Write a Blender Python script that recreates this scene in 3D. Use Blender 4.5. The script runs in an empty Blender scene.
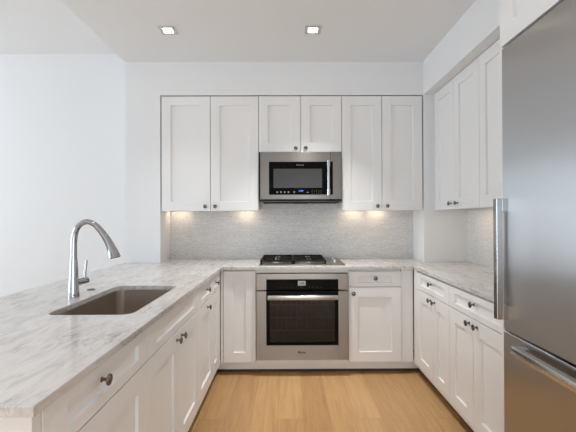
import bpy, bmesh, math, random
from mathutils import Vector, Matrix
random.seed(4)
C = bpy.context.scene
COL = C.collection
PI = math.pi

# ------------------------------------------------------------------ camera
F_PX, YAW, PITCH, ROLL, EYE = 379.6, 0.0043, 0.0066, 0.0034, 1.3173
cam = bpy.data.cameras.new('camera')
cam.sensor_width = 36.0
cam.lens = F_PX / 576 * 36
cam.shift_x = -(289.97 - 288) / 576
cam.shift_y = (215.47 - 216) / 576
cam.clip_start = 0.05
cam_o = bpy.data.objects.new('camera', cam)
COL.objects.link(cam_o)
fwd = Vector((math.sin(YAW) * math.cos(PITCH), math.cos(YAW) * math.cos(PITCH), math.sin(PITCH)))
rt = Vector((math.cos(YAW), -math.sin(YAW), 0))
up = rt.cross(fwd)
R2 = rt * math.cos(ROLL) - up * math.sin(ROLL)
U2 = rt * math.sin(ROLL) + up * math.cos(ROLL)
m = Matrix((R2, U2, -fwd)).transposed().to_4x4()
m.translation = (0, 0, EYE)
cam_o.matrix_world = m
C.camera = cam_o

# ------------------------------------------------------------------ world, daylight, exposure
C.view_settings.view_transform = 'Standard'
C.view_settings.look = 'None'
C.view_settings.gamma = 1.0
C.view_settings.use_curve_mapping = False
C.view_settings.exposure = 0.20
w = bpy.data.worlds.new('sky')
C.world = w
w.use_nodes = True
w.node_tree.nodes['Background'].inputs[0].default_value = (0.72, 0.84, 1.0, 1)
w.node_tree.nodes['Background'].inputs[1].default_value = 1.2

def area(name, loc, rot, sx, sy, power, col):
    l = bpy.data.lights.new(name, 'AREA')
    l.shape = 'RECTANGLE'
    l.size, l.size_y, l.energy, l.color = sx, sy, power, col
    o = bpy.data.objects.new(name, l)
    o.location = loc
    o.rotation_euler = rot
    COL.objects.link(o)
    return o
DAY = (0.80, 0.915, 1.0)
X_LIVING, Y_REAR = -5.2, -3.2
WIN_SIDE = [(-2.2, -0.6), (-0.2, 1.4), (1.8, 3.2)]          # y spans of the windows in the living room's outer wall
WIN_REAR_FILL = [(-4.6, -2.2, 0.45, 2.45), (-1.1, 1.4, 0.35, 1.85)]   # x and z spans of unseen rear windows, added as fill from behind
WZ0, WZ1 = 0.45, 2.45
P_SIDE, P_REAR_FILL = (4, 47, 58), (5, 45)
P_DOWN = (1.6, 8.2, 1.2, 8)                # downlights: by the cooktop (peninsula side, aisle side), middle pair, the rest
for (y0, y1), pw in zip(WIN_SIDE, P_SIDE):
    area('window_daylight', (X_LIVING - 0.16, (y0 + y1) / 2, (WZ0 + WZ1) / 2), (0, -PI / 2, 0), WZ1 - WZ0, y1 - y0, pw, DAY)
for (x0, x1, z0, z1), pw in zip(WIN_REAR_FILL, P_REAR_FILL):
    area('window_daylight', ((x0 + x1) / 2, Y_REAR - 0.16, (z0 + z1) / 2), (PI / 2, 0, 0), x1 - x0, z1 - z0, pw, DAY)  # fill lamps added at the unseen rear openings

# ------------------------------------------------------------------ materials
def newmat(name):
    mt = bpy.data.materials.new(name)
    mt.use_nodes = True
    nt = mt.node_tree
    return mt, nt, nt.nodes['Principled BSDF']
def N(nt, t, **kw):
    n = nt.nodes.new(t)
    for k, v in kw.items():
        setattr(n, k, v)
    return n
def simple(name, col, rough=0.5, metal=0.0, spec=0.5, noise=0.0, scale=30):
    mt, nt, b = newmat(name)
    b.inputs['Base Color'].default_value = (*col, 1)
    b.inputs['Roughness'].default_value = rough
    b.inputs['Metallic'].default_value = metal
    b.inputs['Specular IOR Level'].default_value = spec
    if noise:
        tc = N(nt, 'ShaderNodeTexCoord'); nz = N(nt, 'ShaderNodeTexNoise')
        nz.inputs['Scale'].default_value = scale
        nz.inputs['Detail'].default_value = 3
        nt.links.new(tc.outputs['Object'], nz.inputs['Vector'])
        bp = N(nt, 'ShaderNodeBump'); bp.inputs['Strength'].default_value = noise; bp.inputs['Distance'].default_value = 0.002
        nt.links.new(nz.outputs['Fac'], bp.inputs['Height'])
        nt.links.new(bp.outputs['Normal'], b.inputs['Normal'])
    return mt
def emit(name, col, s):
    mt, nt, b = newmat(name)
    b.inputs['Base Color'].default_value = (*col, 1)
    b.inputs['Emission Color'].default_value = (*col, 1)
    b.inputs['Emission Strength'].default_value = s
    return mt
def ramp(nt, stops):
    r = N(nt, 'ShaderNodeValToRGB')
    els = r.color_ramp.elements
    while len(els) < len(stops):
        els.new(0.5)
    for e, (p, c) in zip(els, stops):
        e.position = p
        e.color = (*c, 1)
    return r

M_WALL = simple('wall_paint', (0.85, 0.86, 0.87), 0.75, spec=0.3, noise=0.04, scale=120)
M_CEIL = simple('ceiling_paint', (0.845, 0.86, 0.875), 0.85, spec=0.2, noise=0.04, scale=120)
M_CAB = simple('cabinet_lacquer', (0.86, 0.857, 0.85), 0.38, spec=0.45, noise=0.02, scale=60)
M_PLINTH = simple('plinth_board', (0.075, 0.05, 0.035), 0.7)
M_NICKEL = simple('brushed_nickel', (0.20, 0.17, 0.145), 0.2, 1.0)
M_CHROME = simple('chrome', (0.44, 0.44, 0.45), 0.04, 1.0)
M_BLACKGLASS = simple('black_glass', (0.004, 0.004, 0.004), 0.08, spec=0.06)
M_IRON = simple('cast_iron', (0.007, 0.005, 0.004), 0.55, spec=0.15, noise=0.3, scale=400)
M_BURN = simple('burner_alloy', (0.62, 0.60, 0.57), 0.3, 1.0)
M_DARK = simple('dark_plastic', (0.008, 0.008, 0.008), 0.5, spec=0.15)
M_ENAMEL = simple('oven_enamel', (0.10, 0.055, 0.03), 0.35)
M_RACK = simple('oven_rack_chrome', (0.55, 0.5, 0.45), 0.3, 1.0)
M_LOGO = simple('logo_grey', (0.2, 0.2, 0.2), 0.4)
M_LOGODARK = simple('logo_dark', (0.03, 0.025, 0.02), 0.4)
M_LED = emit('warm_led', (1.0, 0.80, 0.56), 13)
M_DOWN = emit('downlight_glow', (1.0, 0.90, 0.78), 22.0)
M_BLUE = emit('blue_display', (0.08, 0.22, 1.0), 0.3)
M_GREYDISP = emit('grey_display', (0.36, 0.40, 0.42), 0.12)
M_TRIM = simple('metal_trim', (0.62, 0.61, 0.59), 0.45, 0.3)

def steel(name, col, rough, axis, strength=0.06, aniso=0.0):
    """brushed stainless steel: fine scratches that run along axis"""
    mt, nt, b = newmat(name)
    tc = N(nt, 'ShaderNodeTexCoord'); mp = N(nt, 'ShaderNodeMapping')
    sc = [900, 900, 900]; sc[axis] = 6
    mp.inputs['Scale'].default_value = sc
    nz = N(nt, 'ShaderNodeTexNoise'); nz.inputs['Scale'].default_value = 1.0; nz.inputs['Detail'].default_value = 2
    nt.links.new(tc.outputs['Object'], mp.inputs['Vector'])
    nt.links.new(mp.outputs['Vector'], nz.inputs['Vector'])
    mr = N(nt, 'ShaderNodeMapRange')
    mr.inputs['To Min'].default_value = rough - 0.02; mr.inputs['To Max'].default_value = rough + 0.02
    nt.links.new(nz.outputs['Fac'], mr.inputs['Value'])
    nt.links.new(mr.outputs['Result'], b.inputs['Roughness'])
    bp = N(nt, 'ShaderNodeBump'); bp.inputs['Strength'].default_value = strength; bp.inputs['Distance'].default_value = 0.0005
    nt.links.new(nz.outputs['Fac'], bp.inputs['Height'])
    nt.links.new(bp.outputs['Normal'], b.inputs['Normal'])
    b.inputs['Base Color'].default_value = (*col, 1)
    b.inputs['Metallic'].default_value = 1.0
    if aniso:
        tg = N(nt, 'ShaderNodeTangent', direction_type='RADIAL', axis='Z')
        nt.links.new(tg.outputs['Tangent'], b.inputs['Tangent'])
        b.inputs['Anisotropic'].default_value = aniso
        b.inputs['Anisotropic Rotation'].default_value = 0.25 if axis == 0 else 0.0
    return mt
M_STEEL = steel('brushed_steel', (0.285, 0.255, 0.225), 0.30, 0, 0.02, 0.85)
M_MWSTEEL = steel('microwave_steel', (0.205, 0.187, 0.172), 0.30, 0, 0.02, 0.85)
M_FRIDGE = steel('fridge_steel', (0.48, 0.478, 0.478), 0.33, 2, 0.01, 1.0)
M_SINK = steel('sink_steel', (0.54, 0.475, 0.42), 0.33, 1)
M_BAR = simple('handle_steel', (0.58, 0.575, 0.57), 0.24, 1.0)

def marble():
    mt, nt, b = newmat('veined_marble')
    tc = N(nt, 'ShaderNodeTexCoord')
    mp = N(nt, 'ShaderNodeMapping')
    mp.inputs['Rotation'].default_value = (0, 0, math.radians(14))
    mp.inputs['Scale'].default_value = (9.5, 2.4, 9)
    nt.links.new(tc.outputs['Object'], mp.inputs['Vector'])
    n1 = N(nt, 'ShaderNodeTexNoise'); n1.inputs['Scale'].default_value = 2.6; n1.inputs['Detail'].default_value = 10
    n1.inputs['Roughness'].default_value = 0.66; n1.inputs['Distortion'].default_value = 1.1
    nt.links.new(mp.outputs['Vector'], n1.inputs['Vector'])
    r1 = ramp(nt, [(0.28, (0.38, 0.36, 0.345)), (0.42, (0.56, 0.53, 0.51)), (0.52, (0.65, 0.62, 0.60)), (0.72, (0.72, 0.695, 0.675))])
    nt.links.new(n1.outputs['Fac'], r1.inputs['Fac'])
    mp2 = N(nt, 'ShaderNodeMapping')
    mp2.inputs['Rotation'].default_value = (0, 0, math.radians(24))
    mp2.inputs['Scale'].default_value = (5.5, 1.6, 4)
    nt.links.new(tc.outputs['Object'], mp2.inputs['Vector'])
    n2 = N(nt, 'ShaderNodeTexNoise'); n2.inputs['Scale'].default_value = 2.6; n2.inputs['Detail'].default_value = 8
    n2.inputs['Roughness'].default_value = 0.62; n2.inputs['Distortion'].default_value = 1.4
    nt.links.new(mp2.outputs['Vector'], n2.inputs['Vector'])
    r2 = ramp(nt, [(0.482, (1, 1, 1)), (0.498, (0.55, 0.53, 0.52)), (0.504, (0.55, 0.53, 0.52)), (0.52, (1, 1, 1))])
    nt.links.new(n2.outputs['Fac'], r2.inputs['Fac'])
    # the dark veins come and go
    n3 = N(nt, 'ShaderNodeTexNoise'); n3.inputs['Scale'].default_value = 3.0; n3.inputs['Detail'].default_value = 3
    nt.links.new(tc.outputs['Object'], n3.inputs['Vector'])
    r3 = ramp(nt, [(0.42, (0, 0, 0)), (0.62, (0.8, 0.8, 0.8))])
    nt.links.new(n3.outputs['Fac'], r3.inputs['Fac'])
    mx = N(nt, 'ShaderNodeMix', data_type='RGBA', blend_type='MULTIPLY')
    nt.links.new(r3.outputs['Color'], mx.inputs['Factor'])
    nt.links.new(r1.outputs['Color'], mx.inputs['A'])
    nt.links.new(r2.outputs['Color'], mx.inputs['B'])
    nt.links.new(mx.outputs['Result'], b.inputs['Base Color'])
    b.inputs['Roughness'].default_value = 0.16
    return mt
M_MARBLE = marble()

def mosaic(name, axis, c1=(0.91, 0.90, 0.89), c2=(0.79, 0.78, 0.77)):
    """thin stacked stone strips; axis: the horizontal world axis of the wall it covers"""
    mt, nt, b = newmat(name)
    tc = N(nt, 'ShaderNodeTexCoord'); sp = N(nt, 'ShaderNodeSeparateXYZ'); cb = N(nt, 'ShaderNodeCombineXYZ')
    nt.links.new(tc.outputs['Object'], sp.inputs[0])
    nt.links.new(sp.outputs[axis], cb.inputs[0]); nt.links.new(sp.outputs['Z'], cb.inputs[1])
    bt = N(nt, 'ShaderNodeTexBrick')
    bt.offset = 0.37; bt.squash = 1.6; bt.squash_frequency = 3
    bt.inputs['Scale'].default_value = 1.0
    bt.inputs['Brick Width'].default_value = 0.06
    bt.inputs['Row Height'].default_value = 0.0105
    bt.inputs['Mortar Size'].default_value = 0.0007
    bt.inputs['Mortar Smooth'].default_value = 0.1
    bt.inputs['Color1'].default_value = (*c1, 1)
    bt.inputs['Color2'].default_value = (*c2, 1)
    bt.inputs['Mortar'].default_value = (0.60, 0.585, 0.57, 1)
    nt.links.new(cb.outputs[0], bt.inputs['Vector'])
    mp = N(nt, 'ShaderNodeMapping'); mp.inputs['Scale'].default_value = (34, 95, 1)
    nt.links.new(cb.outputs[0], mp.inputs['Vector'])
    nz = N(nt, 'ShaderNodeTexNoise'); nz.inputs['Scale'].default_value = 1.0; nz.inputs['Detail'].default_value = 6; nz.inputs['Roughness'].default_value = 0.7
    nt.links.new(mp.outputs['Vector'], nz.inputs['Vector'])
    r = ramp(nt, [(0.29, (0.34, 0.32, 0.30)), (0.40, (0.84, 0.83, 0.82)), (0.65, (1.02, 1.02, 1.02))])
    nt.links.new(nz.outputs['Fac'], r.inputs['Fac'])
    mx = N(nt, 'ShaderNodeMix', data_type='RGBA', blend_type='MULTIPLY')
    mx.inputs['Factor'].default_value = 1.0
    nt.links.new(bt.outputs['Color'], mx.inputs['A']); nt.links.new(r.outputs['Color'], mx.inputs['B'])
    nt.links.new(mx.outputs['Result'], b.inputs['Base Color'])
    b.inputs['Roughness'].default_value = 0.35
    bp = N(nt, 'ShaderNodeBump'); bp.inputs['Strength'].default_value = 0.5; bp.inputs['Distance'].default_value = 0.001
    bp.invert = True
    nt.links.new(bt.outputs['Fac'], bp.inputs['Height'])
    nt.links.new(bp.outputs['Normal'], b.inputs['Normal'])
    return mt
M_MOSAIC_X = mosaic('stone_mosaic_back', 'X')
M_MOSAIC_Y_LIT = mosaic('stone_mosaic_side', 'Y', (0.90, 0.89, 0.885), (0.83, 0.82, 0.81))  # same tile, coloured paler for the window light this wall faces

def oak():
    mt, nt, b = newmat('oak_planks')
    tc = N(nt, 'ShaderNodeTexCoord')
    mp = N(nt, 'ShaderNodeMapping')
    mp.inputs['Rotation'].default_value = (0, 0, PI / 2)
    mp.inputs['Location'].default_value = (0.35, 0.075, 0)
    nt.links.new(tc.outputs['Object'], mp.inputs['Vector'])
    def bricks(c1, c2, mort):
        bt = N(nt, 'ShaderNodeTexBrick')
        bt.offset = 0.43; bt.offset_frequency = 3
        bt.inputs['Scale'].default_value = 1
        bt.inputs['Brick Width'].default_value = 1.5
        bt.inputs['Row Height'].default_value = 0.172
        bt.inputs['Mortar Size'].default_value = 0.0012
        bt.inputs['Mortar Smooth'].default_value = 0.2
        bt.inputs['Color1'].default_value = (*c1, 1); bt.inputs['Color2'].default_value = (*c2, 1); bt.inputs['Mortar'].default_value = (*mort, 1)
        nt.links.new(mp.outputs['Vector'], bt.inputs['Vector'])
        return bt
    bt = bricks((0.55, 0.335, 0.15), (0.455, 0.26, 0.112), (0.30, 0.17, 0.08))
    off = bricks((0, 0, 0), (9, 5, 3), (0, 0, 0))
    gr = N(nt, 'ShaderNodeMapping'); gr.inputs['Scale'].default_value = (26, 1.6, 1)
    nt.links.new(tc.outputs['Object'], gr.inputs['Vector'])
    ad = N(nt, 'ShaderNodeVectorMath', operation='ADD')
    nt.links.new(gr.outputs['Vector'], ad.inputs[0]); nt.links.new(off.outputs['Color'], ad.inputs[1])
    nz = N(nt, 'ShaderNodeTexNoise'); nz.inputs['Scale'].default_value = 1.0; nz.inputs['Detail'].default_value = 7
    nz.inputs['Roughness'].default_value = 0.6; nz.inputs['Distortion'].default_value = 1.3
    nt.links.new(ad.outputs[0], nz.inputs['Vector'])
    r = ramp(nt, [(0.30, (0.80, 0.76, 0.72)), (0.52, (0.97, 0.96, 0.95)), (0.75, (1.08, 1.08, 1.08))])
    nt.links.new(nz.outputs['Fac'], r.inputs['Fac'])
    mx = N(nt, 'ShaderNodeMix', data_type='RGBA', blend_type='MULTIPLY'); mx.inputs['Factor'].default_value = 1
    nt.links.new(bt.outputs['Color'], mx.inputs['A']); nt.links.new(r.outputs['Color'], mx.inputs['B'])
    nt.links.new(mx.outputs['Result'], b.inputs['Base Color'])
    b.inputs['Roughness'].default_value = 0.36
    return mt
M_OAK = oak()

def window_glass():
    mt = bpy.data.materials.new('window_glass'); mt.use_nodes = True
    nt = mt.node_tree; nt.nodes.clear()
    o = N(nt, 'ShaderNodeOutputMaterial'); a = N(nt, 'ShaderNodeBsdfTransparent'); g = N(nt, 'ShaderNodeBsdfGlossy'); mx = N(nt, 'ShaderNodeMixShader')
    g.inputs['Roughness'].default_value = 0.02
    mx.inputs[0].default_value = 0.06
    nt.links.new(a.outputs[0], mx.inputs[1]); nt.links.new(g.outputs[0], mx.inputs[2]); nt.links.new(mx.outputs[0], o.inputs[0])
    return mt
def tinted_glass(name, tint, refl):
    mt = bpy.data.materials.new(name); mt.use_nodes = True
    nt = mt.node_tree; nt.nodes.clear()
    o = N(nt, 'ShaderNodeOutputMaterial'); a = N(nt, 'ShaderNodeBsdfTransparent'); g = N(nt, 'ShaderNodeBsdfGlossy'); mx = N(nt, 'ShaderNodeMixShader')
    a.inputs[0].default_value = (*tint, 1)
    g.inputs['Roughness'].default_value = 0.05
    mx.inputs[0].default_value = refl
    nt.links.new(a.outputs[0], mx.inputs[1]); nt.links.new(g.outputs[0], mx.inputs[2]); nt.links.new(mx.outputs[0], o.inputs[0])
    return mt
M_WINGLASS = window_glass()
M_OVENGLASS = tinted_glass('oven_glass', (0.50, 0.40, 0.32), 0.03)
M_MWGLASS = tinted_glass('microwave_glass', (0.4, 0.4, 0.4), 0.10)

# ------------------------------------------------------------------ mesh helpers
class MB:
    """collects shapes; build() links them as one mesh object"""
    def __init__(self):
        self.bm = bmesh.new()
    def box(self, x0, x1, y0, y1, z0, z1, bev=0.0, seg=2):
        t = bmesh.new()
        r = bmesh.ops.create_cube(t, size=1)
        bmesh.ops.scale(t, vec=(x1 - x0, y1 - y0, z1 - z0), verts=t.verts)
        bmesh.ops.translate(t, vec=((x0 + x1) / 2, (y0 + y1) / 2, (z0 + z1) / 2), verts=t.verts)
        if bev:
            bmesh.ops.bevel(t, geom=list(t.edges), offset=bev, segments=seg, profile=0.5, affect='EDGES')
        self.add(t)
        return self
    def add(self, t):
        me = bpy.data.meshes.new('tmp')
        t.to_mesh(me); t.free()
        self.bm.from_mesh(me)
        bpy.data.meshes.remove(me)
    def lathe(self, prof, mat=None, n=24):
        """prof: (radius, height) pairs, turned about z; mat: a Matrix"""
        t = bmesh.new()
        rings = []
        for r, h in prof:
            if r < 1e-6:
                rings.append([t.verts.new((0, 0, h))])
            else:
                rings.append([t.verts.new((r * math.cos(2 * PI * k / n), r * math.sin(2 * PI * k / n), h)) for k in range(n)])
        for a, b in zip(rings, rings[1:]):
            for k in range(n):
                k2 = (k + 1) % n
                if len(a) == 1 and len(b) == 1: continue
                if len(a) == 1: t.faces.new((a[0], b[k], b[k2]))
                elif len(b) == 1: t.faces.new((a[k], a[k2], b[0]))
                else: t.faces.new((a[k], a[k2], b[k2], b[k]))
        bmesh.ops.recalc_face_normals(t, faces=t.faces)
        if mat is not None:
            bmesh.ops.transform(t, matrix=mat, verts=t.verts)
        self.add(t)
        return self
    def tube(self, pts, radii, n=16, caps=True):
        t = bmesh.new()
        pts = [Vector(p) for p in pts]
        if not hasattr(radii, '__len__'): radii = [radii] * len(pts)
        ref = None; rings = []
        for i, p in enumerate(pts):
            d = (pts[min(i + 1, len(pts) - 1)] - pts[max(i - 1, 0)]).normalized()
            if ref is None:
                ref = Vector((0, 1, 0)) if abs(d.y) < 0.9 else Vector((1, 0, 0))
            a = (ref - d * ref.dot(d)).normalized(); bb = d.cross(a); ref = a
            rings.append([t.verts.new(p + (a * math.cos(2 * PI * k / n) + bb * math.sin(2 * PI * k / n)) * radii[i]) for k in range(n)])
        for a, b in zip(rings, rings[1:]):
            for k in range(n):
                t.faces.new((a[k], a[(k + 1) % n], b[(k + 1) % n], b[k]))
        if caps:
            t.faces.new(rings[0][::-1]); t.faces.new(rings[-1])
        bmesh.ops.recalc_face_normals(t, faces=t.faces)
        self.add(t)
        return self
    def shaker(self, x0, x1, z0, z1, y0, t, st, rl, rec=0.012):
        """a framed door or drawer front: its face towards -y at y0, thickness t, stiles st wide, rails rl high, its panel set back by rec"""
        e = 0.0018
        b = self.bm
        def ring(i, y):
            ix, iz = i
            return [b.verts.new(v) for v in ((x0 + ix, y, z0 + iz), (x1 - ix, y, z0 + iz), (x1 - ix, y, z1 - iz), (x0 + ix, y, z1 - iz))]
        rs = [ring((0, 0), y0 + t), ring((0, 0), y0 + e), ring((e, e), y0), ring((st, rl), y0), ring((st + 0.003, rl + 0.003), y0 + rec)]
        b.faces.new(rs[0])
        for p, q in zip(rs, rs[1:]):
            for k in range(4):
                b.faces.new((p[k], p[(k + 1) % 4], q[(k + 1) % 4], q[k]))
        b.faces.new(rs[-1][::-1])
        return self
    def build(self, name, mat, parent=None, smooth=False, loc=None):
        bmesh.ops.recalc_face_normals(self.bm, faces=self.bm.faces)
        me = bpy.data.meshes.new(name)
        self.bm.to_mesh(me); self.bm.free()
        me.materials.append(mat)
        if smooth:
            for p in me.polygons: p.use_smooth = True
            me.set_sharp_from_angle(angle=math.radians(38))
        o = bpy.data.objects.new(name, me)
        COL.objects.link(o)
        if parent: o.parent = parent
        if loc: o.location = loc
        return o

def tag(o, label, cat, group=None):
    o['label'] = label; o['category'] = cat
    if group: o['group'] = group
    return o
def thing(name, label, cat, loc=(0, 0, 0), rz=0, group=None):
    o = bpy.data.objects.new(name, None)
    o.empty_display_size = 0.1
    o.location = loc; o.rotation_euler = (0, 0, rz)
    COL.objects.link(o)
    return tag(o, label, cat, group)
def struct(o):
    o['kind'] = 'structure'
    return o
def sbox(name, mat, *b):
    return struct(MB().box(*b).build(name, mat))
def lettering(name, text, size, mat, parent, loc, rot):
    cu = bpy.data.curves.new(name, 'FONT')
    cu.body = text; cu.size = size; cu.extrude = 0.0004; cu.offset = size * 0.02; cu.align_x = 'CENTER'; cu.align_y = 'CENTER'
    tmp = bpy.data.objects.new('tmp', cu)
    COL.objects.link(tmp)
    dg = bpy.context.evaluated_depsgraph_get()
    me = bpy.data.meshes.new_from_object(tmp.evaluated_get(dg))
    bpy.data.objects.remove(tmp); bpy.data.curves.remove(cu)
    me.materials.clear(); me.materials.append(mat)
    o = bpy.data.objects.new(name, me)
    COL.objects.link(o)
    o.parent = parent; o.location = loc; o.rotation_euler = rot
    return o

# ------------------------------------------------------------------ measures of the room
CT, CB = 0.914, 0.890                # worktop top and underside
XPL, XPI = -1.4927, -1.1727          # pier beside the peninsula
XPR, XW = 1.2453, 1.650              # pier on the fridge side, fridge-side wall
YU, YW = 3.482, 3.798                # face of piers and wall cabinets, rear wall
ZC, ZT, ZB = 2.753, 2.447, 1.382     # kitchen ceiling, top and bottom of the wall cabinets
ZL = 2.965                           # living room ceiling
XCL, XCR, YC = -0.550, 1.040, 3.161  # worktop front edges
XDL, XDR, YD = -0.572, 1.050, 3.186  # faces of the base cabinet doors
XUR = 1.335                          # face of the wall cabinets on the fridge side

# ------------------------------------------------------------------ structure
sbox('floor', M_OAK, X_LIVING, XW, Y_REAR, YW, -0.05, 0)
sbox('wall_back', M_WALL, X_LIVING - 0.1, XW + 0.1, YW, YW + 0.1, -0.05, ZL + 0.1)
sbox('wall_right', M_WALL, XW, XW + 0.1, Y_REAR - 0.1, YW, -0.05, ZL + 0.1)
sbox('ceiling', M_CEIL, XPL, XW, Y_REAR, YW, ZC, ZL)
sbox('ceiling_living', M_WALL, X_LIVING - 0.1, XW + 0.1, Y_REAR - 0.1, YW + 0.1, ZL, ZL + 0.1)
b = MB()
e = [Y_REAR - 0.1] + [v for s in WIN_SIDE for v in s] + [YW]
for k in range(0, len(e), 2):
    b.box(X_LIVING - 0.1, X_LIVING, e[k], e[k + 1], -0.05, ZL)
for y0, y1 in WIN_SIDE:
    b.box(X_LIVING - 0.1, X_LIVING, y0, y1, -0.05, WZ0); b.box(X_LIVING - 0.1, X_LIVING, y0, y1, WZ1, ZL)
struct(b.build('wall_left', M_WALL))
b = MB()
e = [X_LIVING] + [v for s in WIN_REAR_FILL for v in s[:2]] + [XW]
for k in range(0, len(e), 2):
    b.box(e[k], e[k + 1], Y_REAR - 0.1, Y_REAR, -0.05, ZL)
for x0, x1, z0, z1 in WIN_REAR_FILL:
    b.box(x0, x1, Y_REAR - 0.1, Y_REAR, -0.05, z0); b.box(x0, x1, Y_REAR - 0.1, Y_REAR, z1, ZL)
struct(b.build('wall_front', M_WALL))
wn = 0
for span, side in [((*s, WZ0, WZ1), 0) for s in WIN_SIDE] + [(s, 1) for s in WIN_REAR_FILL]:
    wn += 1
    a0, a1, q0, q1 = span; mid = (a0 + a1) / 2
    fr, pn = MB(), MB()
    def wb(m_, u0, u1, z0, z1, d0, d1):
        if side == 0: m_.box(X_LIVING - 0.05 + d0, X_LIVING - 0.05 + d1, u0, u1, z0, z1)
        else: m_.box(u0, u1, Y_REAR - 0.05 + d0, Y_REAR - 0.05 + d1, z0, z1)
    for u0, u1, z0, z1 in ((a0, a0 + .05, q0, q1), (a1 - .05, a1, q0, q1), (a0 + .05, a1 - .05, q0, q0 + .05), (a0 + .05, a1 - .05, q1 - .05, q1), (mid - .025, mid + .025, q0 + .05, q1 - .05)):
        wb(fr, u0, u1, z0, z1, -0.025, 0.025)
    f = struct(fr.build('window_%d' % wn, M_DARK))  # all out of view; the rear ones are added for fill
    wb(pn, a0 + .05, a1 - .05, q0 + .05, q1 - .05, -0.004, 0.004)
    pn.build('window_pane', M_WINGLASS, f)
sbox('wall_pier_left', M_WALL, XPL, XPI, YU, YW, 0, ZC)
sbox('wall_pier_right', M_WALL, XPR, XW, YU, YW, 0, ZC)
sbox('wall_soffit_back', M_WALL, XPI, XPR, YU, YW, ZT, ZC)
sbox('wall_soffit_right', M_WALL, XPR, XW, 0.80, YU, ZT, ZC)
# baseboards under the base cabinets, over a gap that shows the dark plinth
sbox('baseboard_left', M_CAB, XDL - 0.075, XDL - 0.06, 0.884, YD + 0.06, 0.030, 0.100)
sbox('baseboard_back', M_CAB, XDL - 0.06, XDR + 0.06, YD + 0.060, YD + 0.075, 0.030, 0.100)
sbox('baseboard_right', M_CAB, XDR + 0.06, XDR + 0.075, 1.79, YD + 0.06, 0.030, 0.100)

# ------------------------------------------------------------------ worktop (one slab, with the sink cut-out)
def rounded(x0, x1, y0, y1, r, n=6):
    out = []
    for cx, cy, a0 in ((x1 - r, y1 - r, 0), (x0 + r, y1 - r, PI / 2), (x0 + r, y0 + r, PI), (x1 - r, y0 + r, 3 * PI / 2)):
        for k in range(n + 1):
            a = a0 + PI / 2 * k / n
            out.append((cx + r * math.cos(a), cy + r * math.sin(a)))
    return out
SX0, SX1, SY0, SY1 = -1.026, -0.664, 1.600, 2.288
b = MB(); t = b.bm
outer = [(-1.497, 0.822), (XCL, 0.822), (XCL, YC), (XCR, YC), (XCR, 1.785), (XW - .001, 1.785), (XW - .001, YU - .001), (XPR - .001, YU - .001), (XPR - .001, YW - .001),
         (XPI + .001, YW - .001), (XPI + .001, YU - .001), (-1.497, YU - .001)]
hole = rounded(SX0, SX1, SY0, SY1, 0.045)
def loop(pts, z):
    vs = [t.verts.new((x, y, z)) for x, y in pts]
    return [t.edges.new((vs[i], vs[(i + 1) % len(vs)])) for i in range(len(vs))]
ed = loop(outer, CB) + loop(hole, CB)
g = bmesh.ops.triangle_fill(t, edges=ed, use_beauty=True)
g = bmesh.ops.extrude_face_region(t, geom=list(t.faces))
bmesh.ops.translate(t, vec=(0, 0, CT - CB), verts=[v for v in g['geom'] if isinstance(v, bmesh.types.BMVert)])
bmesh.ops.recalc_face_normals(t, faces=t.faces)
rim = [e_ for e_ in t.edges if all(v.co.z > CT - 1e-4 for v in e_.verts) and any(abs(f.normal.z) < .5 for f in e_.link_faces)]
bmesh.ops.bevel(t, geom=rim, offset=0.003, segments=2, profile=0.5, affect='EDGES')
tag(b.build('worktop', M_MARBLE), 'pale grey veined marble worktop running in a U over all the base cabinets', 'countertop')

tag(MB().box(XPI + .001, XPR - .001, YW - 0.012, YW - .0003, CT, ZB + 0.14).build('backsplash', M_MOSAIC_X), 'grey stone strip mosaic backsplash behind the gas cooktop', 'backsplash')
tag(MB().box(XW - 0.012, XW - .0003, 1.785, YU - .001, CT, ZB).build('backsplash', M_MOSAIC_Y_LIT), 'pale stone mosaic backsplash on the wall beside the fridge', 'backsplash')

# ------------------------------------------------------------------ cabinets
DT, ST = 0.020, 0.083                # door thickness, stile width
def knob(parent, x, y, z):
    """mushroom knob, its stem on a front's face at (x, y, z), pointing to -y"""
    mt = Matrix.Translation((x, y, z)) @ Matrix.Rotation(PI / 2, 4, 'X')
    return MB().lathe([(0.0, -.001), (0.0085, 0), (0.0085, 0.002), (0.0055, 0.005), (0.005, 0.014), (0.008, 0.018), (0.0165, 0.0205), (0.0178, 0.0235), (0.0162, 0.0270), (0.009, 0.0295), (0.0, 0.0303)], mt, 20).build('knob', M_NICKEL, parent, True)
GAP = 0.0025
def front(root, kind, x0, x1, z0, z1, knobs=(), st=ST, rl=ST):
    o = MB().shaker(x0 + GAP, x1 - GAP, z0 + GAP, z1 - GAP, 0, DT, st, rl).build(kind, M_CAB, root)
    for kx, kz in knobs:
        knob(o, kx, 0, kz)
    return o
def carcass(root, W, D, z0, z1, hollow=False):
    y0 = DT + 0.002
    if not hollow:
        return MB().box(0.001, W - 0.001, y0, D, z0, z1).build('carcass', M_CAB, root)
    b = MB()
    b.box(0.001, 0.019, y0, D, z0, z1); b.box(W - 0.019, W - 0.001, y0, D, z0, z1)
    b.box(0.019, W - 0.019, y0, D, z0, z0 + 0.018); b.box(0.019, W - 0.019, D - 0.012, D, z0 + 0.018, z1)
    b.box(0.019, W - 0.019, y0, y0 + 0.018, z1 - 0.155, z1 - 0.02)
    return b.build('carcass', M_CAB, root)
ZD0, ZD1, ZDR = 0.106, 0.876, 0.738   # bottom of doors, top of drawers, seam between them
KD = 0.703                             # height of the door knobs
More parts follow.
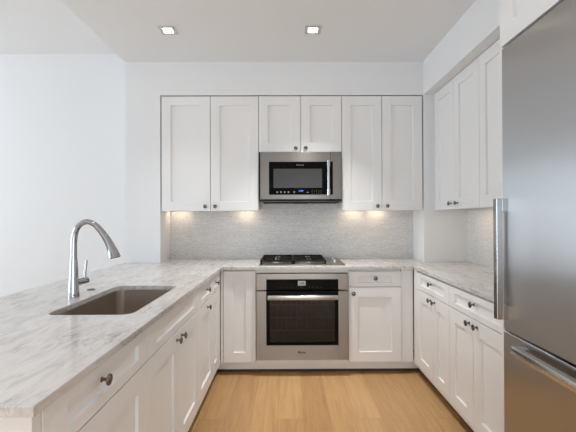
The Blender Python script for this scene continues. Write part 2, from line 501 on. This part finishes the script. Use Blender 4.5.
def base_cab(label, loc, rz, W, D, fronts, hollow=False, cat='base cabinet', x_lo=0.0, x_hi=None):
    r = thing('base_cabinet', label, cat, loc, rz)
    carcass(r, W, D, 0.101, CB - 0.001, hollow)
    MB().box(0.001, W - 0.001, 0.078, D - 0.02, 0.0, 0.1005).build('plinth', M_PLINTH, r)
    for f in fronts:
        front(r, *f)
    return r
L = PI / 2; R = -PI / 2
DL = 0.60
# peninsula run: local x is world y
def left_at(y): return (XDL, y, 0)
y0, y1, y2, y3, y4 = 0.884, 1.553, 2.415, 2.870, 3.095
W = y1 - y0
base_cab('white base cabinet at the open near end of the peninsula, one drawer over one door', left_at(y0), L, W, DL,
         [('drawer_front', 0, W, ZDR, ZD1, [(1.165 - y0, 0.826)], 0.100, 0.037), ('door', 0, W, ZD0, ZDR, [(W - 0.04, KD - .25)] if 0 else [], 0.100, ST)])
W = y2 - y1
base_cab('white sink cabinet below the undermount sink, with false drawer front and two doors', left_at(y1), L, W, DL,
         [('drawer_front', 0, W, ZDR, ZD1, [], 0.095, 0.037),
          ('door', 0, W / 2, ZD0, ZDR, [(W / 2 - 0.040, KD - .008)]), ('door', W / 2, W, ZD0, ZDR, [(W / 2 + 0.046, KD - .008)])], True)
W = y3 - y2
base_cab('white base cabinet with one drawer and one door, between sink cabinet and corner', left_at(y2), L, W, DL,
         [('drawer_front', 0, W, ZDR, ZD1, [(2.655 - y2, 0.820)], ST, 0.037), ('door', 0, W, ZD0, ZDR, [(2.68 - y2, 0.692)], 0.075, ST)])
W = y4 - y3
base_cab('narrow white base cabinet on the peninsula, tight in the inner corner', left_at(y3), L, W, DL,
         [('drawer_front', 0, W, ZDR, ZD1, [(2.985 - y3, 0.812)], 0.06, 0.037), ('door', 0, W, ZD0, ZDR, [], 0.06, ST)])
# end panel and living room side panel of the peninsula
tag(MB().box(XDL - DL, XDL - 0.001, 0.851, 0.882, 0, CB - .001, 0.001).build('end_panel', M_CAB), 'plain white panel closing the near end of the peninsula', 'panel')
tag(MB().box(XDL - DL - 0.022, XDL - DL - 0.001, 0.851, YU - .002, 0, CB - .001, 0.001).build('back_panel', M_CAB), 'plain white panel along the living room side of the peninsula', 'panel')
b = MB().box(XDL - 0.10, XDL - 0.002, y4 + 0.001, YD - 0.002, 0.101, CB - .001)
tag(b.build('corner_filler', M_CAB), 'white filler strip in the inner corner by the peninsula', 'filler panel')

# back run
XB = [-0.549, -0.273, 0.500, 0.945]
W = XB[1] - XB[0]
base_cab('narrow white base cabinet with one tall door, standing between peninsula and oven', (XB[0], YD, 0), 0, W, YW - YD - .002,
         [('door', 0, W, ZD0, ZD1, [])])
W = XB[3] - XB[2]
base_cab('white base cabinet with drawer and door on the fridge side of the oven', (XB[2], YD, 0), 0, W, YW - YD - .002,
         [('drawer_front', 0, W, 0.736, 0.868, [(0.727 - XB[2], 0.810)], 0.078, 0.032), ('door', 0, W, ZD0, 0.736, [(0.043, 0.683)], 0.078, ST)])
tag(MB().box(XB[0] + -.02, XB[0] - .002, YD + 0.004, YD + 0.06, 0.101, CB - .001).build('corner_filler', M_CAB), 'thin white corner strip beside the tall narrow door', 'filler panel')
tag(MB().box(XB[3] + .002, XDR - .002, YD + 0.012, YD + 0.06, 0.101, CB - .001).build('corner_filler', M_CAB), 'plain white filler between the drawer cabinet beside the oven and the fridge run', 'filler panel')
# oven housing: a white box open to the front, below the cooktop
r = thing('oven_housing', 'white cabinet housing that holds the built-in oven', 'base cabinet', (XB[1], YD, 0))
W = XB[2] - XB[1]
b = MB(); D = YW - YD - .002
b.box(.001, .016, 0.025, D, .101, CB - .001); b.box(W - .016, W - .001, 0.025, D, .101, CB - .001); b.box(.016, W - .016, 0.025, D, .101, .112)
b.build('carcass', M_CAB, r)
MB().box(0.001, W - 0.001, 0.003, 0.024, 0.858, CB - .001).build('top_rail', M_CAB, r)
MB().box(0.001, W - 0.001, 0.003, 0.024, 0.101, 0.134).build('bottom_rail', M_CAB, r)
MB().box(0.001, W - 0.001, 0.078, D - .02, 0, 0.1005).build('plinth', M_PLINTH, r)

# fridge-side run: local x runs towards the camera
DRG = XW - XDR - .002
ya, yb, yc_ = 3.112, 2.486, 1.785
W = ya - yb
base_cab('white base cabinet of one drawer over two doors, nearer the inner corner, facing the sink', (XDR, ya, 0), R, W, DRG,
         [('drawer_front', 0, W, ZDR, ZD1, [(ya - 2.795, 0.822)], ST, 0.035),
          ('door', 0, W / 2 + .03, ZD0, ZDR, [(W / 2 - .005, KD)]), ('door', W / 2 + .03, W, ZD0, ZDR, [(W / 2 + .071, KD)])])
W = yb - yc_
WM = yb - 2.163
base_cab('white base cabinet of one drawer over two doors, right against the fridge panel', (XDR, yb, 0), R, W, DRG,
         [('drawer_front', 0, W, ZDR, ZD1, [(yb - 2.150, 0.822)], ST, 0.035),
          ('door', 0, WM, ZD0, ZDR, [(WM - .042, KD)]), ('door', WM, W, ZD0, ZDR, [(WM + .048, KD)])])
b = MB().box(XDR + 0.002, XDR + 0.10, ya + 0.001, YD - 0.002, 0.101, CB - .001)
tag(b.build('corner_filler', M_CAB), 'white filler strip in the inner corner of the fridge run', 'filler panel')

# wall cabinets
def wall_cab(label, loc, rz, W, D, z0, z1, fronts):
    r = thing('wall_cabinet', label, 'wall cabinet', loc, rz)
    MB().box(0.001, W - 0.001, DT + 0.002, D, z0 + 0.022, z1).build('carcass', M_CAB, r)
    for f in fronts:
        front(r, *f)
    return r
DU = YW - YU - .013
def pair(W, wm, z0, z1, kz, dk=0.045):
    return [('door', 0, wm, z0, z1, [(wm - dk, kz)]), ('door', wm, W, z0, z1, [(wm + dk, kz)])]
xa = XPI + 0.009
W = -0.271 - xa
wall_cab('tall two-door white wall cabinet on the peninsula side of the microwave', (xa, YU, 0), 0, W, DU, ZB, ZT - .008, pair(W, -0.713 - xa, ZB, ZT - .008, 1.425))
W = 0.492 + 0.271
wall_cab('short white two-door wall cabinet directly above the microwave', (-0.271, YU, 0), 0, W, DU, 1.922, ZT - .008, pair(W, 0.115 + .271, 1.922, ZT - .008, 1.955))
W = XPR - .009 - 0.492
wall_cab('tall two-door white wall cabinet on the fridge side of the microwave', (0.492, YU, 0), 0, W, DU, ZB, ZT - .008, pair(W, 0.862 - .492, ZB, ZT - .008, 1.424))
DUR = XW - XUR - .013
W = 3.446 - 2.642
wall_cab('tall white two-door wall cabinet on the fridge wall, deeper in beside the corner pier', (XUR, 3.446, 0), R, W, DUR, ZB, ZT - .002, pair(W, 0.400, ZB, ZT - .002, 1.432, 0.06))
W = 2.642 - 1.79
wall_cab('tall white wall cabinet half hidden behind the fridge', (XUR, 2.642, 0), R, W, DUR, ZB, ZT - .002, pair(W, 0.385, ZB, ZT - .002, 1.432, 0.045))
tag(MB().box(XUR + .012, XW - .001, 3.448, YU - .001, ZB, ZT - .002).build('corner_filler', M_CAB), 'white filler strip between the corner pier and the wall cabinets', 'filler panel')

# fridge surround
XF = 0.985                           # face of the fridge doors
YF0, YF1 = 0.835, 1.742
tag(MB().box(1.000, XW - .001, 1.758, 1.783, 0, 2.110, 0.0005).build('fridge_panel', M_CAB), 'tall white panel standing between fridge and base cabinets', 'panel')
W = 1.783 - 0.80
r = wall_cab('white two-door cabinet over the fridge, reaching the ceiling', (1.000, 1.783, 0), R, W, XW - 1.000 - .001, 2.112, ZT - .002,
             [('door', 0, W / 2, 2.112, ZC - .006, [(W / 2 - .045, 2.16)], .110, .085), ('door', W / 2, W, 2.112, ZC - .006, [(W / 2 + .045, 2.16)], .110, .085)])
MB().box(0.001, W - .001, DT + .002, 0.225, ZT - .002, ZC - .002).build('top_box', M_CAB, r)

# ------------------------------------------------------------------ built-in oven
r = thing('wall_oven', 'stainless steel built-in oven with black glass door under the cooktop', 'oven', (0.1145, YD - 0.004, 0.138))
def orc(x): return x - 0.1145
def oz(z): return z - 0.138
ox0, ox1 = orc(-0.268), orc(0.496)
gx0, gx1 = orc(-0.186), orc(0.414)
b = MB()
b.box(ox0 + .012, gx0 - .03, 0.03, 0.52, 0.004, oz(0.845)); b.box(gx1 + .03, ox1 - .012, 0.03, 0.52, 0.004, oz(0.845))
b.box(gx0 - .03, gx1 + .03, 0.03, 0.52, oz(0.73), oz(0.845)); b.box(gx0 - .03, gx1 + .03, 0.03, 0.52, 0.004, oz(0.235))
b.box(gx0 - .03, gx1 + .03, 0.505, 0.52, oz(0.235), oz(0.73))
b.build('oven_body', M_STEEL, r)
b = MB()
a0, a1 = gx0 - .0299, gx1 + .0299
b.box(a0, a0 + .004, 0.031, 0.504, oz(.2355), oz(.7295)); b.box(a1 - .004, a1, 0.031, 0.504, oz(.2355), oz(.7295))
b.box(a0 + .004, a1 - .004, 0.031, 0.504, oz(.2355), oz(.2395)); b.box(a0 + .004, a1 - .004, 0.031, 0.504, oz(.7255), oz(.7295)); b.box(a0 + .004, a1 - .004, 0.500, 0.504, oz(.2395), oz(.7255))
b.build('cavity', M_ENAMEL, r)
for hz in (0.36, 0.47, 0.58):
    b = MB()
    for k in range(15):
        x = a0 + .02 + k * (a1 - a0 - .04) / 14
        b.tube([(x, 0.06, oz(hz)), (x, 0.48, oz(hz))], 0.002, 6)
    b.tube([(a0 + .006, 0.06, oz(hz)), (a1 - .006, 0.06, oz(hz))], 0.0035, 6); b.tube([(a0 + .006, 0.48, oz(hz)), (a1 - .006, 0.48, oz(hz))], 0.0035, 6)
    b.build('oven_rack', M_RACK, r, True)
b = MB()                              # control panel: steel around a black strip
b.box(ox0, gx0, -.022, .029, oz(.7205), oz(.853), .0008); b.box(gx1, ox1, -.022, .029, oz(.7205), oz(.853), .0008); b.box(gx0, gx1, -.022, .029, oz(.807), oz(.853), .0008)
cp = b.build('control_panel', M_STEEL, r)
MB().box(gx0 + .0002, gx1 - .0002, -.0215, .029, oz(.7205), oz(.8065)).build('control_glass', M_BLACKGLASS, cp)
MB().box(orc(.078), orc(.142), -.0225, -.0214, oz(.755), oz(.793)).build('display', M_GREYDISP, cp)
lettering('display_digits', '12:00', 0.019, M_LOGODARK, cp, (orc(.11), -.0228, oz(.774)), (PI / 2, 0, 0))
for x in (-.06, -.02, .02, .095, .112, .17, .2, .235, .265):
    MB().box(orc(x), orc(x + .006), -.0222, -.0214, oz(.740), oz(.743)).build('touch_mark', M_LOGO, cp)
b = MB()                              # door: steel frame, glass
b.box(ox0, gx0, -.024, .028, 0, oz(.7085), .0008); b.box(gx1, ox1, -.024, .028, 0, oz(.7085), .0008); b.box(gx0, gx1, -.024, .028, 0, oz(.259), .0008)
dr = b.build('oven_door', M_STEEL, r)
b = MB()
iw = 0.028
b.box(gx0, gx0 + iw, -.0235, .02, oz(.2595), oz(.7085)); b.box(gx1 - iw, gx1, -.0235, .02, oz(.2595), oz(.7085))
b.box(gx0 + iw, gx1 - iw, -.0235, .02, oz(.2595), oz(.285)); b.box(gx0 + iw, gx1 - iw, -.0235, .02, oz(.640), oz(.7085))
b.build('glass_border', M_BLACKGLASS, dr)
MB().box(gx0 + iw, gx1 - iw, -.021, -.017, oz(.285), oz(.640)).build('door_window', M_OVENGLASS, dr)
b = MB()
hb = MB(); hb.box(orc(-.173), orc(.407), -.075, -.052, oz(.643), oz(.683), .007, 3)
hb.box(orc(-.168), orc(-.148), -.055, -.0230, oz(.651), oz(.675), .003); hb.box(orc(.382), orc(.402), -.055, -.0230, oz(.651), oz(.675), .003)
hd = hb.build('handle', M_BAR, dr, True)
lettering('logo', 'Miele', 0.030, M_LOGODARK, dr, (orc(.107), -.0244, oz(.201)), (PI / 2, 0, 0))

# ------------------------------------------------------------------ gas cooktop
r = thing('gas_cooktop', 'stainless gas cooktop with black cast iron grates set in the worktop', 'cooktop', (0.1155, 3.49, CT))
b = MB().box(-.369, .369, -.262, .262, .0005, .008, .003)
b.build('cooktop_plate', M_STEEL, r, True)
gz = 0.042
for gx in (-.2160, .0660):
    b = MB(); hw, hd_ = .137, .240
    for s in (-1, 1):
        b.box(gx + s * hw - .006, gx + s * hw + .006, -hd_, hd_, gz - .012, gz, .002, 1)
        b.box(gx - hw, gx + hw, s * hd_ - .006, s * hd_ + .006, gz - .012, gz, .002, 1)
        for q in (-1, 1):
            b.box(gx + s * (hw - .004) - .007, gx + s * (hw - .004) + .007, q * (hd_ - .004) - .007, q * (hd_ - .004) + .007, .008, gz - .011)
    b.box(gx - hw, gx + hw, -.006, .006, gz - .012, gz, .002, 1)
    for cy in (-.117, .117):
        for k in range(4):
            a = PI / 4 + k * PI / 2
            b.tube([(gx + math.cos(a) * .034, cy + math.sin(a) * .034, gz - .006), (gx + math.cos(a) * .148, cy + math.sin(a) * .148, gz - .006)], .0058, 8)
        b.box(gx - hw, gx - .04, cy - .005, cy + .005, gz - .011, gz, .002, 1); b.box(gx + .04, gx + hw, cy - .005, cy + .005, gz - .011, gz, .002, 1)
        b.box(gx - .005, gx + .005, cy - .117, cy - .04, gz - .011, gz, .002, 1); b.box(gx - .005, gx + .005, cy + .04, cy + .117, gz - .011, gz, .002, 1)
    b.build('grate', M_IRON, r)
    for cy, rr in ((-.117, .045), (.117, .036)):
        mt = Matrix.Translation((gx, cy, .008))
        bu = MB().lathe([(0, 0), (rr + .006, 0), (rr + .006, .006), (rr - .004, .010), (rr - .004, .015), (0, .016)], mt).build('burner', M_BURN, r, True)
        MB().lathe([(0, .0155), (rr - .008, .0155), (rr - .007, .020), (rr - .012, .024), (0, .0245)], mt).build('burner_cap', M_BURN if cy > 0 else M_IRON, bu, True)
for k in range(4):
    mt = Matrix.Translation((.290, -.16 + k * .095, .0078))
    MB().lathe([(0, 0), (.024, 0), (.024, .004), (.017, .006), (.0155, .026), (.013, .028), (0, .0285)], mt).box(.290 - .003, .290 + .003, -.16 + k * .095 - .017, -.16 + k * .095 + .017, .034, .0375, .001, 1).build('control_knob', M_BURN, r, True)

# ------------------------------------------------------------------ over-the-range microwave
YM = 3.440
r = thing('microwave', 'stainless over-the-range microwave with black window and vertical bar handle', 'microwave', (0.1155, YM, 1.474))
def mx_(x): return x - 0.1155
def mz(z): return z - 1.474
mw = .3685
MB().box(-mw + .002, mw - .002, .030, YW - YM - .013, .012, mz(1.916)).build('microwave_body', M_MWSTEEL, r)
bx0, bx1, bz0, bz1 = mx_(-.174), mx_(.405), mz(1.529), mz(1.827)
sx = mx_(.384)
b = MB()                             # door: steel frame left of the seam, around the black glass
b.box(-mw, bx0, 0, .029, .014, mz(1.916), .001); b.box(bx0, sx - .001, 0, .029, bz1, mz(1.916), .001); b.box(bx0, sx - .001, 0, .029, .014, bz0, .001)
door = b.build('microwave_door', M_MWSTEEL, r)
b = MB()
b.box(bx1, mw, 0, .029, .014, mz(1.916), .001); b.box(sx + .001, bx1, 0, .029, bz1, mz(1.916), .001); b.box(sx + .001, bx1, 0, .029, .014, bz0, .001)
b.build('side_strip', M_MWSTEEL, r)
wx0, wx1, wz0, wz1 = mx_(-.134), mx_(.307), mz(1.590), mz(1.764)
b = MB()
b.box(bx0, wx0, -.002, .028, bz0, bz1); b.box(wx1, sx - .001, -.002, .028, bz0, bz1); b.box(wx0, wx1, -.002, .028, wz1, bz1); b.box(wx0, wx1, -.002, .028, bz0, wz0)
gl = b.build('door_glass', M_BLACKGLASS, door)
MB().box(sx + .001, bx1, -.002, .028, bz0, bz1).build('side_glass', M_BLACKGLASS, r)
M_SCREEN = simple('window_screen', (0.042, 0.042, 0.041), 0.22)
MB().box(wx0, wx1, .000, .026, wz0, wz1).build('door_window', M_SCREEN, door)
lettering('logo', 'KitchenAid', 0.0145, M_LOGO, door, (mx_(.107), -.0024, mz(1.797)), (PI / 2, 0, 0))
def key(u0, u1, z0, z1):
    MB().box(mx_(u0), mx_(u1), -.0028, -.0018, mz(z0), mz(z1)).build('key_mark', M_LOGO, door)
for k in range(4):
    key(-.107 + k * .034, -.093 + k * .034, 1.545, 1.559)
key(.048, .060, 1.545, 1.559); key(.168, .186, 1.546, 1.553)
for k in range(5):
    for q in range(3):
        key(.214 + k * .020, .219 + k * .020, 1.540 + q * .012, 1.543 + q * .012)
lettering('clock_digits', '12:00', 0.020, M_BLUE, door, (mx_(.113), -.0024, mz(1.562)), (PI / 2, 0, 0))
hx = mx_(.361)
hb = MB().tube([(hx, -.046, mz(1.530)), (hx, -.046, mz(1.832))], .0115, 14)
for z in (1.545, 1.805):
    hb.lathe([(0, -.028), (.0155, -.028), (.0155, .028), (0, .028)], Matrix.Translation((hx, -.046, mz(z))), 16)
    hb.tube([(hx, -.040, mz(z)), (hx, -.0015, mz(z))], .0085, 12)
hb.build('handle', M_BAR, door, True)
b = MB().box(-mw - .002, mw + .002, -.004, YW - YM - .02, -.004, .0115, .001)
hd = b.build('vent_grille', M_DARK, r)
MB().box(-mw + .012, mw - .012, .010, YW - YM - .03, -.0075, -.0045).build('underside_panel', M_MWSTEEL, r)
MB().box(-mw + .022, mw - .022, .016, YW - YM - .04, -.0190, -.0078, .003).build('vent_tray', M_DARK, r)
for s in (-1, 1):
    MB().box(s * .19 - .12, s * .19 + .12, .06, .20, -.0215, -.0192, .001).build('grease_filter', M_MWSTEEL, r)

# ------------------------------------------------------------------ fridge
r = thing('refrigerator', 'tall stainless steel bottom-freezer refrigerator in a white surround', 'refrigerator', (XF, YF1, 0), R)
WF = YF1 - YF0
DF = XW - XF - .012
MB().box(.004, WF - .004, .075, DF, .06, 2.085).build('fridge_body', M_DARK, r)
zg = 0.803
ud = MB().box(.001, WF - .001, 0, .066, zg + .004, 2.090, .003).build('fridge_door', M_FRIDGE, r)
ld = MB().box(.001, WF - .001, 0, .066, .095, zg - .004, .003).build('freezer_drawer', M_FRIDGE, r)
MB().box(.004, WF - .004, .03, .075, 0.0, .09).build('toe_grille', M_DARK, r)
# vertical bar handle, its two end blocks reaching back to the door
h0, h1 = 0.858, 1.402
b = MB()
b.box(.012, .042, -.050, -.022, h0, h1, .002)
b.box(.012, .042, -.0235, .0005, h1 - .060, h1, .001); b.box(.012, .042, -.0235, .0005, h0, h0 + .060, .001)
b.build('handle', M_BAR, ud)
b = MB()
b.box(.152, WF - .152, -.060, -.030, .742, .780, .009, 3)
for q in (.152, WF - .187):
    b.box(q + .004, q + .031, -.033, .0005, .750, .773, .002)
b.build('handle', M_BAR, ld, True)

# ------------------------------------------------------------------ sink and tap
r = thing('kitchen_sink', 'rectangular undermount stainless steel sink set in the peninsula', 'sink', ((SX0 + SX1) / 2, (SY0 + SY1) / 2, 0.66))
hx_, hy_ = (SX1 - SX0) / 2 + .005, (SY1 - SY0) / 2 + .005
b = MB(); t = b.bm
def ringv(dx, dy, z, rr):
    return [t.verts.new((x, y, z)) for x, y in rounded(-dx, dx, -dy, dy, rr)]
ZS = 0.66
rs = [ringv(hx_ + .012, hy_ + .012, CB - .0015 - ZS, .05), ringv(hx_, hy_, CB - .0015 - ZS, .048), ringv(hx_ - .002, hy_ - .002, .035, .044), ringv(hx_ - .008, hy_ - .008, .014, .042), ringv(hx_ - .028, hy_ - .028, .006, .03), ringv(.06, .06, .002, .03)]
for p, q in zip(rs, rs[1:]):
    n = len(p)
    for k in range(n):
        t.faces.new((p[k], p[(k + 1) % n], q[(k + 1) % n], q[k]))
t.faces.new(rs[-1])
sk = b.build('basin', M_SINK, r, True)
sol = sk.modifiers.new('thickness', 'SOLIDIFY'); sol.thickness = 0.0012; sol.offset = 0
MB().lathe([(0, .0035), (.018, .0035), (.022, .005), (.040, .0055), (.043, .0035), (.043, .002), (0, .002)]).build('drain', M_CHROME, r, True)

FX, FY = -1.103, 1.956
r = thing('kitchen_faucet', 'tall chrome pull-down faucet with high arc spout beside the sink', 'faucet', (FX, FY, CT))
MB().lathe([(0, .0002), (.0275, .0002), (.0275, .012), (.0255, .03), (.0215, .10), (.0185, .17), (.0165, .20), (0, .20)], None, 28).build('faucet_body', M_CHROME, r, True)
cp_ = [(0, .199), (0, .255), (.002, .300), (.012, .343), (.034, .374), (.064, .387), (.095, .380), (.122, .361), (.147, .331)]
def catmull(P, n=5):
    out = []
    for i in range(len(P) - 1):
        a, b_, c, d = (Vector(P[max(i - 1, 0)]), Vector(P[i]), Vector(P[i + 1]), Vector(P[min(i + 2, len(P) - 1)]))
        for k in range(n):
            s = k / n
            out.append(0.5 * (2 * b_ + (c - a) * s + (2 * a - 5 * b_ + 4 * c - d) * s * s + (3 * b_ - a - 3 * c + d) * s ** 3))
    out.append(Vector(P[-1]))
    return out
sp = [(v.x, 0, v.y) for v in catmull(cp_)]
MB().tube(sp, [.0158 - .0016 * min(1, i / 20) for i in range(len(sp))], 20).build('spout', M_CHROME, r, True)
hp = [(.121, .362), (.146, .332), (.172, .294), (.194, .250), (.2045, .222), (.209, .203)]
hv = [(v.x, 0, v.y) for v in catmull(hp)]
sh = MB().tube(hv, [0.0152 + .0165 * (i / (len(hv) - 1)) ** 1.6 for i in range(len(hv))], 22).build('spray_head', M_CHROME, r, True)
b = MB()
d_ = Vector((.010, 0, -.046)).normalized()
e0 = Vector(hv[-1]) - d_ * .001
b.tube([e0, e0 + d_ * .004], .0265, 20).build('spray_face', M_DARK, sh, True)
hb = MB().tube([(.006, .012, .074), (.015, .058, .074), (.021, .086, .074)], [.0185, .0185, .0175], 18)
hb.tube([(.017, .070, .088), (.018, .072, .115), (.021, .076, .150), (.024, .080, .182)], [.0100, .0080, .0070, .0058], 12)
hb.build('lever_handle', M_CHROME, r, True)
o = MB().lathe([(0, .0002), (.022, .0002), (.022, .003), (.019, .005), (.014, .005), (.0135, .0065), (0, .007)], None, 24).build('air_switch', M_NICKEL, None, True, (-1.120, 2.160, CT))
tag(o, 'small round chrome air switch button on the marble behind the sink', 'switch')

# ------------------------------------------------------------------ lights of the kitchen
def downlight(x, y, label, power):
    r = thing('ceiling_downlight', label, 'ceiling light', (x, y, ZC), 0, None)
    s, q = .062, .034
    b = MB()
    b.box(-s, s, -s, -q, -.005, -.0002, .001); b.box(-s, s, q, s, -.005, -.0002, .001); b.box(-s, -q, -q, q, -.005, -.0002, .001); b.box(q, s, -q, q, -.005, -.0002, .001)
    b.build('trim_ring', M_TRIM, r)
    MB().box(-q, q, -q, q, -.003, -.0006).build('lens', M_DOWN, r)
    l = bpy.data.lights.new('downlight_lamp', 'AREA')
    l.size, l.energy, l.color, l.spread = .08, power, (1.0, .985, .96), math.radians(80)
    lo = bpy.data.objects.new('downlight_lamp', l)
    lo.location = (0, 0, -.006)
    lo.parent = r
    COL.objects.link(lo)
    return r
downlight(-.912, 2.888, 'square recessed ceiling downlight nearer the peninsula side', P_DOWN[0])
downlight(.193, 2.888, 'square recessed ceiling downlight above the cooktop end of the aisle', P_DOWN[1])
for y, where in ((1.25, 'above the open end of the peninsula'), (-.4, 'behind the photographer'), (-2.0, 'by the rear wall')):
    for x in (-.912, .193):
        downlight(x, y, 'square recessed ceiling downlight %s, %s' % (where, 'living room side' if x < 0 else 'aisle side'), P_DOWN[2] if y > 0 else P_DOWN[3])
def strip(x0, x1, y0, y1, z, label):
    r = thing('under_cabinet_light', label, 'under-cabinet light', ((x0 + x1) / 2, (y0 + y1) / 2, z), 0)
    hx, hy = (x1 - x0) / 2, (y1 - y0) / 2
    MB().box(-hx, hx, -hy, hy, -.008, -.0003, .001).build('housing', M_TRIM, r)
    MB().box(-hx + .006, hx - .006, -hy + .006, hy - .006, -.0105, -.0081).build('lens', M_LED, r)
for x0, x1, lb in ((-1.14, -0.98, 'warm light under the peninsula-side wall cabinet, against the pier'), (-0.50, -0.34, 'warm light under the peninsula-side wall cabinet, right beside the microwave'),
                   (0.56, 0.72, 'warm light under the wall cabinet next to the microwave handle'), (0.80, 0.96, 'warm light under the wall cabinet, farther from the microwave toward the corner pier')):
    strip(x0, x1, 3.700, 3.740, ZB + .022, lb)
strip(1.47, 1.51, 2.95, 3.20, ZB + .022, 'warm light under the cabinets on the fridge wall, beside the corner pier')
strip(1.47, 1.51, 2.25, 2.50, ZB + .022, 'warm light under the cabinet half hidden by the fridge')
